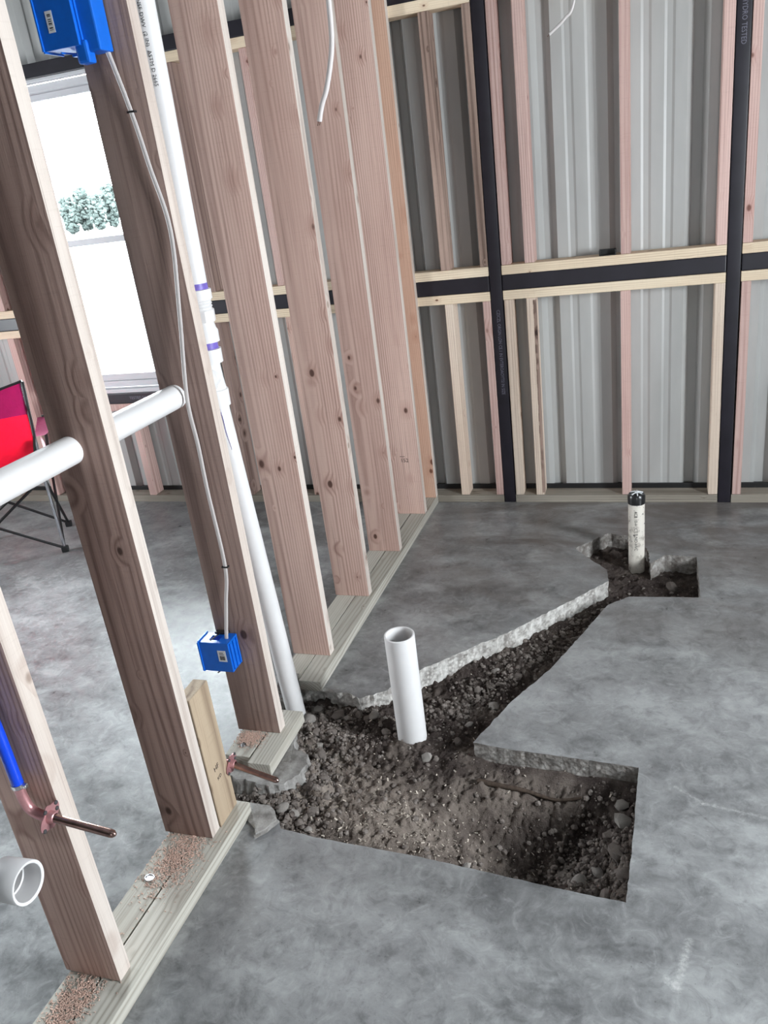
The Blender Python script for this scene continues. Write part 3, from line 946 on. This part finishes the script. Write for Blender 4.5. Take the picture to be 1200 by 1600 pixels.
# a round nail plate / washer and sawdust on the plates
def dust(name, cx, cy, sx, sy, z, nn, seed, label):
    r = random.Random(seed)
    sp = []
    for _ in range(nn):
        l = r.choice([.0008, .0012, .0018, .003])
        x = min(max(r.gauss(cx, sx), -.150), .0); y = r.gauss(cy, sy)
        sp.append(((x, y, z+r.random()*.0012), rmat(r, l, .0009, .0005, .5)))
    b = bx(-1, 1, -1, 1, -1, 1); b.verts.index_update()
    tag(link(bpy.data.objects.new(name, scatter_mesh(name, b, sp, M['sawdust']))), label, 'sawdust', kind='stuff')
dust('sawdust', -.10, -2.76, .022, .05, .0388, 1400, 1, 'pink sawdust heaped on the sole plate at the foot of the front stud')
dust('sawdust', -.085, -2.36, .03, .06, .0388, 1500, 2, 'sawdust on the sole plate below the bored stud')
dust('sawdust', -.105, -1.905, .02, .02, .0388, 800, 3, 'sawdust on the short middle sole plate')
wa = tag(empty('washer', (-.118, -2.435, .0388)), 'round metal knockout disc lying on the sole plate', 'washer')
obj('disc', lathe(bmesh.new(), (0, 0, 0), (.15, .1, 1), [(0, .011), (.0015, .012), (.003, .0115)], 20), M['ring'], wa, smooth=True)
obj('rim', lathe(bmesh.new(), (0, 0, .003), (.15, .1, 1), [(0, .0115), (.002, .0115), (.002, .0095), (0, .0095)], 20, False, False), M['ring'], wa, smooth=True)
nl = tag(empty('anchor_bolt', (-.112, -1.94, .0388)), 'bright anchor nail head on the short middle sole plate', 'nail')
obj('washer', lathe(bmesh.new(), (0, 0, 0), (.1, 0, 1), [(0, .009), (.0015, .009)], 18), M['ring'], nl)
obj('head', lathe(bmesh.new(), (0, 0, .0015), (.1, 0, 1), [(0, .004), (.005, .0045), (.006, .003)], 14), M['ring'], nl)

# ================================================================== PIPES
# standing white pipe in the trench
wp = tag(empty('drain_pipe', (.333, -1.712, -.11)), 'short wide white plastic pipe standing upright in the trench soil', 'pipe')
obj('tube', open_pipe((0, 0, 0), (0.004, -.006, 1), .418, .0445, .0385, 48), M['pvc'], wp, smooth=True)
fp = tag(empty('capped_pipe', (.965, -.525, -.13)), 'scuffed white pipe taped black at the top, in the far trench corner', 'pipe')
tb = obj('tube', lathe(bmesh.new(), (0, 0, 0), (0, 0, 1), [(0, .0315), (.376, .0315), (.380, .029)], 36), M['pvc_old'], fp, smooth=True)
obj('tape_cap', lathe(bmesh.new(), (0, 0, 0), (0, 0, 1), [(.350, .0318), (.350, .0332), (.366, .0338), (.382, .0335), (.389, .029), (.387, .022), (.393, .012), (.389, .003)], 36), M['tape'], fp, smooth=True)
bm = bmesh.new()
for a in (.4, 1.5, 2.6):
    tube(bm, [(math.cos(a)*.026, math.sin(a)*.026, .391), (math.cos(a)*.008, math.sin(a)*.010, .397), (-math.cos(a+.3)*.022, -math.sin(a+.3)*.022, .390)], .0028, 6)
obj('tape_fold', bm, M['sticker'], fp, smooth=True)
lettering('4CB 10-H JCT.T NO-HVC', .017, M['ink'], tb, (-.002, -.0322, .325), (0, 0, -1), (1, 0, 0), bend=.032, stretch=.92)

# horizontal drain pipe through the studs
hp = tag(empty('horizontal_pipe', (PX_, -2.9, PZ)), 'white drain pipe running level through holes bored in the studs', 'pipe')
bm = bmesh.new()
tube(bm, [(0, -.35, .006), (0, 1.19, -.002)], .0302, 36)
obj('tube', bm, M['pvc'], hp, smooth=True)
bm = bmesh.new()
lathe(bm, (0, 1.135, -.002), (0, 1, 0), [(0, .030), (0, .037), (.05, .037), (.06, .031)], 32, False, False)
obj('coupling', bm, M['pvc'], hp, smooth=True)

# vertical vent pipe with fittings
vp = tag(empty('vent_pipe', (-.062, -1.680, -.10)), 'tall white vent pipe with purple-primed fittings rising beside a stud', 'pipe')
P0 = Vector((0, 0, 0)); P1 = Vector((-.058, 0, 1.105)); P2 = Vector((-.050, 0, 1.41)); P3 = Vector((-.030, 0, 2.55))
bm = bmesh.new(); tube(bm, [P0, P1], .0302, 36)
obj('lower_tube', bm, M['pvc'], vp, smooth=True)
bm = bmesh.new(); tube(bm, [P2, P3], .0302, 36)
ut = obj('upper_tube', bm, M['pvc'], vp, smooth=True)
ax = (P2-P1)
def fit(name, prof, mat, n=32):
    return obj(name, lathe(bmesh.new(), P1+ax.normalized()*prof[0][0], ax, [(a-prof[0][0], b) for a, b in prof], n), mat, vp, smooth=True)
fit('primer_stain', [(-.016, .0303), (-.015, .0306), (.0, .0306)], M['primer_dark'])
fit('tee_body', [(-.008, .031), (-.007, .037), (.038, .037), (.040, .033), (.070, .029), (.100, .027), (.118, .028)], M['pvc'])
fit('coupling', [(.112, .030), (.113, .0365), (.150, .0365), (.151, .031)], M['pvc'])
fit('primer_band', [(.150, .0304), (.170, .0304)], M['primer'])
fit('adapter', [(.168, .031), (.169, .037), (.198, .037), (.205, .033), (.226, .029)], M['pvc'])
fit('hex_nut', [(.222, .031), (.223, .0375), (.252, .0375), (.256, .033), (.262, .032)], M['pvc'], 8)
fit('thread', [(.258, .031), (.262, .034), (.266, .031), (.270, .034), (.274, .031), (.278, .034), (.282, .031)], M['pvc'])
fit('coupling', [(.280, .031), (.281, .037), (.306, .037), (.307, .031)], M['pvc'])
fit('primer_band', [(.303, .0306), (.322, .0306)], M['primer'])
# primer run down the lower tube
bm = bmesh.new()
d_ = (P1-P0).normalized()
for k_ in range(12):
    a = -.95+.03*math.sin(k_*.7)+.012*k_
    p = P1-d_*(.016+.010*k_)
    bmesh.ops.create_icosphere(bm, subdivisions=1, radius=1, matrix=Matrix.Translation(p+Vector((math.cos(a), math.sin(a), 0))*.0301) @ Matrix.Diagonal((.0009, .0028*(1-k_/16), .0075, 1)))
obj('primer_drip', bm, M['primer_dark'], vp, smooth=True)
lettering('PVC-1 NSF-DWV  (2 IN)  ASTM D 2665', .013, M['ink'], ut, (P3.x-.0, -.0302, 2.10), (.017, 0, -1), (1, 0, .017), bend=.0302, stretch=1.0)
bm = bmesh.new()
lathe(bm, (-.056, -.01, 1.178), (0, -1, 0), [(0, .030), (.030, .031), (.031, .037), (.085, .037)], 32)
obj('tee_branch', bm, M['pvc'], vp, smooth=True)

# socket of a waste fitting in the foreground
wf = tag(empty('waste_fitting', (-.37, -2.833, 0)), 'open white pipe socket sticking out beside the front stud', 'pipe')
bm = lathe(bmesh.new(), (.20, 0, .478), (1, 0, 0.02), [(0, .031), (.118, .031), (.126, .0365), (.182, .0375), (.1835, .0365), (.1835, .0335), (.182, .0315), (.145, .0305), (.144, .0275), (.01, .0275)], 40)
obj('socket', bm, M['pvc'], wf, smooth=True)
bm = bmesh.new()
tube(bm, smooth_path([(.22, 0, .478), (.10, 0, .476), (.03, 0, .45), (0, 0, .38), (0, 0, .2), (0, 0, 0)], 6), .0302, 28)
obj('trap_arm', bm, M['pvc'], wf, smooth=True)

# ================================================================== WATER STUBS
def flange_bm():
    bm = bmesh.new()
    out = []
    for k in range(40):
        a = 2*math.pi*k/40
        r = .020+.012*max(0, math.cos(2*(a-.6)))**2+.004*math.cos(4*a)
        out.append((math.cos(a)*r, math.sin(a)*r))
    f = bm.faces.new([bm.verts.new((0, y, z)) for y, z in out])
    e = bmesh.ops.extrude_face_region(bm, geom=[f])
    for v in [g for g in e['geom'] if isinstance(g, bmesh.types.BMVert)]: v.co.x += .002
    bmesh.ops.recalc_face_normals(bm, faces=bm.faces)
    return bm
def stub(label, base, tip, dark, elbow_dir):
    base = Vector(base); tip = Vector(tip)
    s = empty('copper_stub', base)
    tag(s, label, 'pipe')
    L = (tip-base)
    obj('tube', lathe(bmesh.new(), (0, 0, 0), L, [(0, .008), (.012, .008), (.013, .0078), (L.length-.012, .0078), (L.length-.006, .0070), (L.length-.001, .0035), (L.length, .001)], 24), M['copper'], s, smooth=True)
    fl = obj('flange', flange_bm(), M['flange'], s)
    obj('collar', lathe(bmesh.new(), (.001, 0, 0), (1, 0, 0), [(0, .0125), (.007, .0115), (.012, .0098), (.013, .008)], 24, False, False), M['flange'], s, smooth=True)
    for a, r in ((.6, .026), (.6+math.pi, .026), (.15, .020), (2.0, .018)):
        obj('screw', lathe(bmesh.new(), (.0015, math.cos(a)*r, math.sin(a)*r), (1, 0, 0), [(0, .0042), (.002, .0042), (.0032, .0028)], 12), M['ink'], fl)
    pts = smooth_path([(.0, 0, 0), (-.022, 0, 0.002), (-.040, 0, .014), (-.047, 0, .040), (-.047, 0, .062)], 5)
    bm = bmesh.new(); tube(bm, pts, .0098, 18)
    obj('elbow', bm, M['flange'], s, smooth=True)
    return s
s1 = stub('copper stub-out with pink flange screwed to the front stud', (-.0255, -2.717, .513), (.120, -2.722, .500), False, 1)
s2 = stub('copper stub-out poking from the short block over the rubble', (-.019, -2.150, .160), (.118, -2.158, .128), True, 1)
px = tag(empty('water_line', (-.0725, -2.717, .575)), 'bright blue water tube clamped above the copper elbow', 'tube')
bm = bmesh.new(); tube(bm, smooth_path([(0, 0, 0.004), (-.002, 0, .15), (-.010, -.002, .40), (-.020, 0, .9)], 6), .0108, 22)
obj('tube', bm, M['blue_pex'], px, smooth=True)
obj('crimp_ring', lathe(bmesh.new(), (0, 0, .002), (0, 0, 1), [(0, .0108), (0, .0122), (.008, .0122), (.008, .0108)], 24, False, False), M['ring'], px, smooth=True)
obj('crimp_ear', bx(.011, .020, -.004, .004, .002, .010, .0015), M['ring'], px)

# ================================================================== ELECTRICAL BOXES AND CABLES
def elec_box(name, label, loc, w, d, h, stx, stz, sw, sh, low):
    """box nailed to the near side of a stud: w along x, d along -y, h along z; open towards -x"""
    e = tag(empty(name, loc), label, 'box')
    th = .0022
    bm = bmesh.new()
    box(bm, 0, w, -d, -d+th, 0, h, .0008)                 # side towards the room
    box(bm, 0, w, -th, 0, 0, h, .0008)                    # side on the stud
    box(bm, w-th, w, -d+th, -th, 0, h, .0008)             # back
    box(bm, 0, w, -d+th, -th, 0, th, .0005)               # bottom
    # top with two entry slots
    box(bm, 0, w*.28, -d+th, -th, h-th, h, .0005); box(bm, w*.62, w, -d+th, -th, h-th, h, .0005)
    box(bm, w*.28, w*.62, -d+th, -d*.72, h-th, h); box(bm, w*.28, w*.62, -d*.30, -th, h-th, h)
    # ribs along the back edges
    for k in (.18, .5, .82):
        box(bm, w, w+.004, -d*k-.003, -d*k+.003, h*.06, h*.94, .0008)
    obj('body', bm, M['blue_box'], e)
    bm = bmesh.new()
    box(bm, -.004, 0, -d-.004, -d+th, 0, h, .0006); box(bm, -.004, 0, -d, 0, -.003, th, .0006); box(bm, -.004, 0, -d, 0, h-th, h+.003, .0006)
    obj('rim', bm, M['blue_box'], e)
    for zz in (-.010, h+.004):
        bm = bmesh.new()
        box(bm, w*.35, w*.80, -.016, -.001, zz, zz+.006, .001)
        tube(bm, [(w*.42, -d*.95, zz+.003), (w*.60, .012, zz+.003)], .0019, 8)
        obj('nail_lug', bm, M['blue_box'] if not low else M['black'], e)
    st = obj('sticker', bx(stx, stx+sw, -d-.0006, -d, stz, stz+sh, .0002), M['sticker'], e)
    bm = bmesh.new()
    r = random.Random(len(label))
    zz = stz+sh*.12
    if low:
        xx = stx+sw*.2
        while xx < stx+sw*.8:
            ww = r.choice([.0007, .0012, .0018]); box(bm, xx, xx+ww, -d-.0009, -d-.0005, stz+sh*.14, stz+sh*.52); xx += ww+r.choice([.0006, .001])
        box(bm, stx+sw*.2, stx+sw*.75, -d-.0009, -d-.0005, stz+sh*.62, stz+sh*.68); box(bm, stx+sw*.2, stx+sw*.7, -d-.0009, -d-.0005, stz+sh*.76, stz+sh*.82)
    else:
        while zz < stz+sh*.86:
            hh = r.choice([.0008, .0016, .0024]); box(bm, stx+sw*.25, stx+sw*.75, -d-.0009, -d-.0005, zz, zz+hh); zz += hh+r.choice([.0008, .002, .004])
    obj('barcode', bm, M['ink'], st)
    return e
lowb = elec_box('outlet_box', 'blue plastic outlet box low on the stud with a square sticker', (-.188, -1.8735, .288), .092, .056, .094, .054, .034, .026, .036, True)
upb = elec_box('switch_box', 'blue plastic switch box high on the stud above the window', (-.204, -1.8735, 1.852), .088, .064, .150, .022, .031, .017, .040, False)
bm = bmesh.new()
box(bm, .086, .128, -.050, -.002, -.014, .150, .004)
box(bm, .070, .100, -.058, -.030, -.034, .010, .006)
obj('mounting_bracket', bm, M['blue_box'], upb)
def cable(name, label, pts, w, h, staples=()):
    e = tag(empty(name, pts[0]), label, 'cable')
    o0 = Vector(pts[0])
    path = [p-o0 for p in smooth_path(pts, 9)]
    bm = bmesh.new()
    rings = tube(bm, path, .0045, 12)
    for rg, p in zip(rings, path):           # flattened jacket lying on the stud face
        for v in rg:
            dlt = v.co-p
            v.co = p+Vector((dlt.x*w/.009, dlt.y*h/.009, dlt.z))
    obj('jacket', bm, M['cable'], e, smooth=True)
    for s in staples:
        p = Vector(s)-o0
        bm = bmesh.new()
        box(bm, p.x-.009, p.x+.009, p.y-.005, p.y-.003, p.z-.002, p.z+.002, .0006)
        box(bm, p.x-.009, p.x-.007, p.y-.005, p.y+.008, p.z-.002, p.z+.002)
        box(bm, p.x+.007, p.x+.009, p.y-.005, p.y+.008, p.z-.002, p.z+.002)
        obj('staple', bm, M['black'], e)
    return e
cable('stud_cable', 'white cable stapled down the stud between the two blue boxes',
      [(-.118, -1.915, 1.975), (-.112, -1.905, 1.93), (-.093, -1.888, 1.872), (-.065, -1.880, 1.723), (-.048, -1.880, 1.607), (-.030, -1.879, 1.468), (-.050, -1.884, 1.281), (-.0765, -1.890, 1.077), (-.078, -1.885, .95), (-.083, -1.880, .817), (-.081, -1.879, .60), (-.100, -1.884, .489), (-.112, -1.900, .392), (-.114, -1.902, .372)],
      .011, .0065, [(-.064, -1.8785, 1.72), (-.081, -1.8785, .598)])
c1 = cable('hanging_cable', 'grey-white cable end hanging in front of the partition studs', [(.36, -1.7, 3.298), (.362, -1.7, 2.5), (.361, -1.7, 1.95), (.361, -1.7, 1.884), (.357, -1.7, 1.812), (.346, -1.7, 1.764), (.329, -1.7, 1.716), (.313, -1.7, 1.686), (.302, -1.7, 1.655)], .012, .012)
c2 = cable('loose_cable', 'thin white cable end curling down in front of the sheet wall', [(.84, -.9, 3.30), (.85, -.9, 2.6), (.835, -.9, 2.1), (.808, -.9, 1.915), (.780, -.9, 1.874), (.736, -.9, 1.842)], .007, .007)
bm = bmesh.new()
for dx in (-.0022, .0022):
    tube(bm, [Vector((-.058+dx, 0, -1.642)), Vector((-.061+dx, 0, -1.651))], .0012, 8)
obj('wire_end', bm, M['copper'], c1)
bm = bmesh.new()
tube(bm, [Vector((-.104, 0, -1.458)), Vector((-.110, 0, -1.463))], .0012, 8)
obj('wire_end', bm, M['copper'], c2)

# ================================================================== LOOSE PIECES OF CONCRETE, STICK
def shard(name, label, pts, z0, z1, mat, seed, jag=.006):
    """broken piece of slab: jagged outline with a sloping, chipped flank"""
    bm = bmesh.new()
    pl = densify([(x, y, jag) for x, y in pts], .011)
    cx = sum(p[0] for p in pl)/len(pl); cy = sum(p[1] for p in pl)/len(pl)
    rings = []
    for k, (zf, grow) in enumerate(((1, 0.0), (.8, .004), (.5, .012), (.2, .010), (0, .002))):
        rg = []
        for x, y, j in pl:
            d = Vector((x-cx, y-cy)); d.normalize()
            nz = mn.noise(Vector((x*40, y*40, seed+k*1.3)))
            g = grow+nz*.006*(k > 0)
            rg.append(bm.verts.new((x-cx+d.x*g, y-cy+d.y*g, z0+(z1-z0)*zf+(.003*nz if k else .0015*nz)-z0)))
        rings.append(rg)
    bm.faces.new(rings[0])
    for a, b in zip(rings, rings[1:]):
        for i in range(len(pl)):
            bm.faces.new((a[i], b[i], b[(i+1) % len(pl)], a[(i+1) % len(pl)]))
    bm.faces.new(rings[-1][::-1])
    bmesh.ops.recalc_face_normals(bm, faces=bm.faces)
    return tag(obj(name, bm, mat, loc=(cx, cy, z0)), label, 'concrete')
shard('concrete_chunk', 'broken concrete lump jutting out under the short sole plate', [(-.155, -2.02), (-.06, -2.035), (.01, -2.045), (.05, -2.03), (.078, -1.985), (.085, -1.94), (.07, -1.90), (.02, -1.88), (-.02, -1.80), (-.10, -1.79), (-.16, -1.84)], -.092, -.0035, M['shard'], 3, .007)
shard('concrete_flake', 'pale thin concrete flake lying at the broken slab corner', [(-.012, -2.130), (.045, -2.136), (.092, -2.172), (.078, -2.205), (.060, -2.228), (.040, -2.19), (.02, -2.165)], .0005, .009, M['shard'], 5, .004)
shard('concrete_chunk', 'small broken concrete piece wedged beside the vent pipe foot', [(-.14, -1.63), (-.10, -1.62), (-.085, -1.60), (-.09, -1.57), (-.13, -1.575), (-.15, -1.60)], -.03, .040, M['shard'], 8, .004)
st = []
zs = lambda x, y, a: (x, y, float(soil_height(x, y))+a)
bm = bmesh.new()
pts = [(.565, -1.866, 0), (.64, -1.870, 0), (.70, -1.866, 0), (.78, -1.868, 0), (.85, -1.872, 0)]
tube(bm, [Vector(p) for p in smooth_path([(p[0], p[1], hgt(p[0], p[1])+.006) for p in pts], 6)], [.0085-.00022*i for i in range(25)], 10)
tag(obj('root_stick', bm, M['stick'], smooth=True), 'thin dark root lying across the pit', 'stick')

# ================================================================== FOLDING CHAIR
ch = tag(empty('camping_chair', (-1.765, -.645, 0), (0, 0, R(32))), 'red and magenta folding camping chair seen from behind', 'chair')
CW, CD = -.56, .37            # width towards -x, depth towards +y
def bar(name, pts, r, m, parent=ch, nn=10):
    bm = bmesh.new(); tube(bm, pts, r, nn)
    return obj(name, bm, M[m], parent, smooth=True)
TOPZ = .872
bar('back_post', [(0, 0, .02), (.005, -.01, .42), (.035, -.035, TOPZ)], .008, 'chrome')
bar('back_post', [(CW, 0, .02), (CW-.005, -.01, .42), (CW-.035, -.035, TOPZ)], .008, 'chrome')
bar('cross_leg', [(0, 0, .02), (CW*.5, -.008, .20), (CW, 0.0, .40)], .007, 'black')
bar('cross_leg', [(CW, 0, .02), (CW*.5, .008, .20), (0, 0.0, .40)], .007, 'black')
bar('cross_leg', [(0, 0, .40), (-.01, CD*.5, .21), (-.02, CD, .02)], .007, 'black')
bar('cross_leg', [(0, 0.0, .04), (-.01, CD*.5, .20), (-.02, CD, .38)], .007, 'black')
bar('cross_leg', [(CW, 0, .40), (CW, CD*.5, .21), (CW, CD, .02)], .007, 'black')
bar('cross_leg', [(CW, 0.0, .04), (CW+.01, CD*.5, .20), (CW, CD, .38)], .007, 'black')
bar('cross_leg', [(-.02, CD, .02), (CW*.5, CD-.008, .20), (CW, CD, .38)], .007, 'black')
bar('cross_leg', [(CW, CD, .02), (CW*.5, CD+.008, .20), (-.02, CD, .38)], .007, 'black')
bar('arm_post', [(-.02, CD, .38), (.01, CD, .62)], .008, 'black')
bar('arm_post', [(CW, CD, .38), (CW-.02, CD, .62)], .008, 'black')
for x, y in ((0, 0), (CW, 0), (-.02, CD), (CW, CD)):
    bm = bmesh.new()
    box(bm, x-.017, x+.017, y-.015, y+.015, 0, .030, .006)
    obj('foot', bm, M['black'], ch)
def cloth(name, fn, m, nu=26, nv=20, th=.003):
    bm = bmesh.new()
    g = [[bm.verts.new(fn(i/nu, j/nv)) for i in range(nu+1)] for j in range(nv+1)]
    for j in range(nv):
        for i in range(nu):
            bm.faces.new((g[j][i], g[j][i+1], g[j+1][i+1], g[j+1][i]))
    bmesh.ops.solidify(bm, geom=bm.faces[:], thickness=th)
    return obj(name, bm, M[m], ch, smooth=True)
def backp(u, v):
    z = .36+(TOPZ-.36)*v
    xr = .035*max(0, (z-.42)/.45)+.004 - (.05*max(0, (0.52-v)/0.52)**1.0 if v < .52 else 0)
    xl = CW-xr
    sag = math.sin(u*math.pi)
    return (xr+(xl-xr)*u, -.012-.03*max(0, (z-.42)/.45)+.05*sag*(1-.5*v)+.006*mn.noise(Vector((u*7, v*6, 0))), z-.035*sag*(v > .93)*1.0-.012*sag*v)
SPL = .70
cloth('back_panel', lambda u, v: backp(u, v*SPL), 'red')
cloth('head_band', lambda u, v: backp(u, SPL+v*(1-SPL)), 'magenta', nv=8)
def seatf(u, v):
    sag = math.sin(u*math.pi)*math.sin(min(1, v*1.1)*math.pi*.9+.15)
    return (-.01+(CW+.02)*u, -.02+CD*1.02*v, .385+.015*v-.07*sag)
cloth('seat', seatf, 'red')
for s, xx in ((1, 0.0), (-1, CW)):
    cloth('armrest', lambda u, v, s=s, xx=xx: (xx+s*(.0+.07*u-.02), .0+CD*v, .60-.03*math.sin(v*math.pi)+.012*v), 'magenta', 6, 14)
cloth('side_mesh', lambda u, v: (.035+.004*math.sin(u*6), .015+.12*u, .50-.09*u+.10*v-.02*math.sin(u*3.1)), 'pinkmesh', 8, 6)
bm = bmesh.new()
tube(bm, [Vector(backp(0, k/24))+Vector((.003, -.003, 0)) for k in range(25)], .0055, 8)
obj('edge_piping', bm, M['black'], ch, smooth=True)
bm = bmesh.new()
tube(bm, [Vector(backp(k/24, 1.0))+Vector((0, -.003, .003)) for k in range(25)], .006, 8)
obj('top_piping', bm, M['black'], ch, smooth=True)

# ================================================================== OUTSIDE THE WINDOW
bm = bmesh.new()
vs = [bm.verts.new(p) for p in ((-60, .32, -.12), (20, .32, -.12), (60, 160, -.12), (-160, 160, -.12))]
bm.faces.new(vs)
tag(obj('ground_outside', bm, M['outside']), kind='structure')
def tree(x, y, h, w, seed, label):
    e = tag(empty('tree', (x, y, -.12)), label, 'tree', 'hazy trees seen through the window')
    bm = bmesh.new(); tube(bm, [(0, 0, 0), (.05, 0, h*.45), (0, 0, h*.7)], [h*.035, h*.025, h*.012], 8)
    obj('trunk', bm, M['trunk'], e)
    r = random.Random(seed)
    sp = []
    for _ in range(260):
        a = r.uniform(0, 6.283); q = math.sqrt(r.random()); zz = r.random()
        rr = w*(1-(2*zz-1)**2*.75)**.5*q
        p = Vector((math.cos(a)*rr, math.sin(a)*rr, h*(.22+.76*zz)))
        k_ = h*r.uniform(.03, .075)
        sp.append((tuple(p), rmat(r, 1.2*k_, k_, .55*k_, 1.2)))
    pb = bmesh.new(); bmesh.ops.create_icosphere(pb, subdivisions=1, radius=1.0); pb.verts.index_update()
    link(bpy.data.objects.new('foliage', scatter_mesh('foliage', pb, sp, M['leaf'])), e)
TR_L = ['first from the left of four hazy trees beyond the window', 'second from the left of four hazy trees beyond the window', 'third from the left of four hazy trees beyond the window', 'fourth of the hazy trees beyond the window, beside the cable stud']
for i, (x, y, h, w) in enumerate([(-47.75, 60, 3.7, .66), (-48.01, 62.4, 4.3, .70), (-44.78, 60, 3.5, .66), (-45.05, 62.4, 4.4, .70)]):
    tree(x, y, h, w, i, TR_L[i])
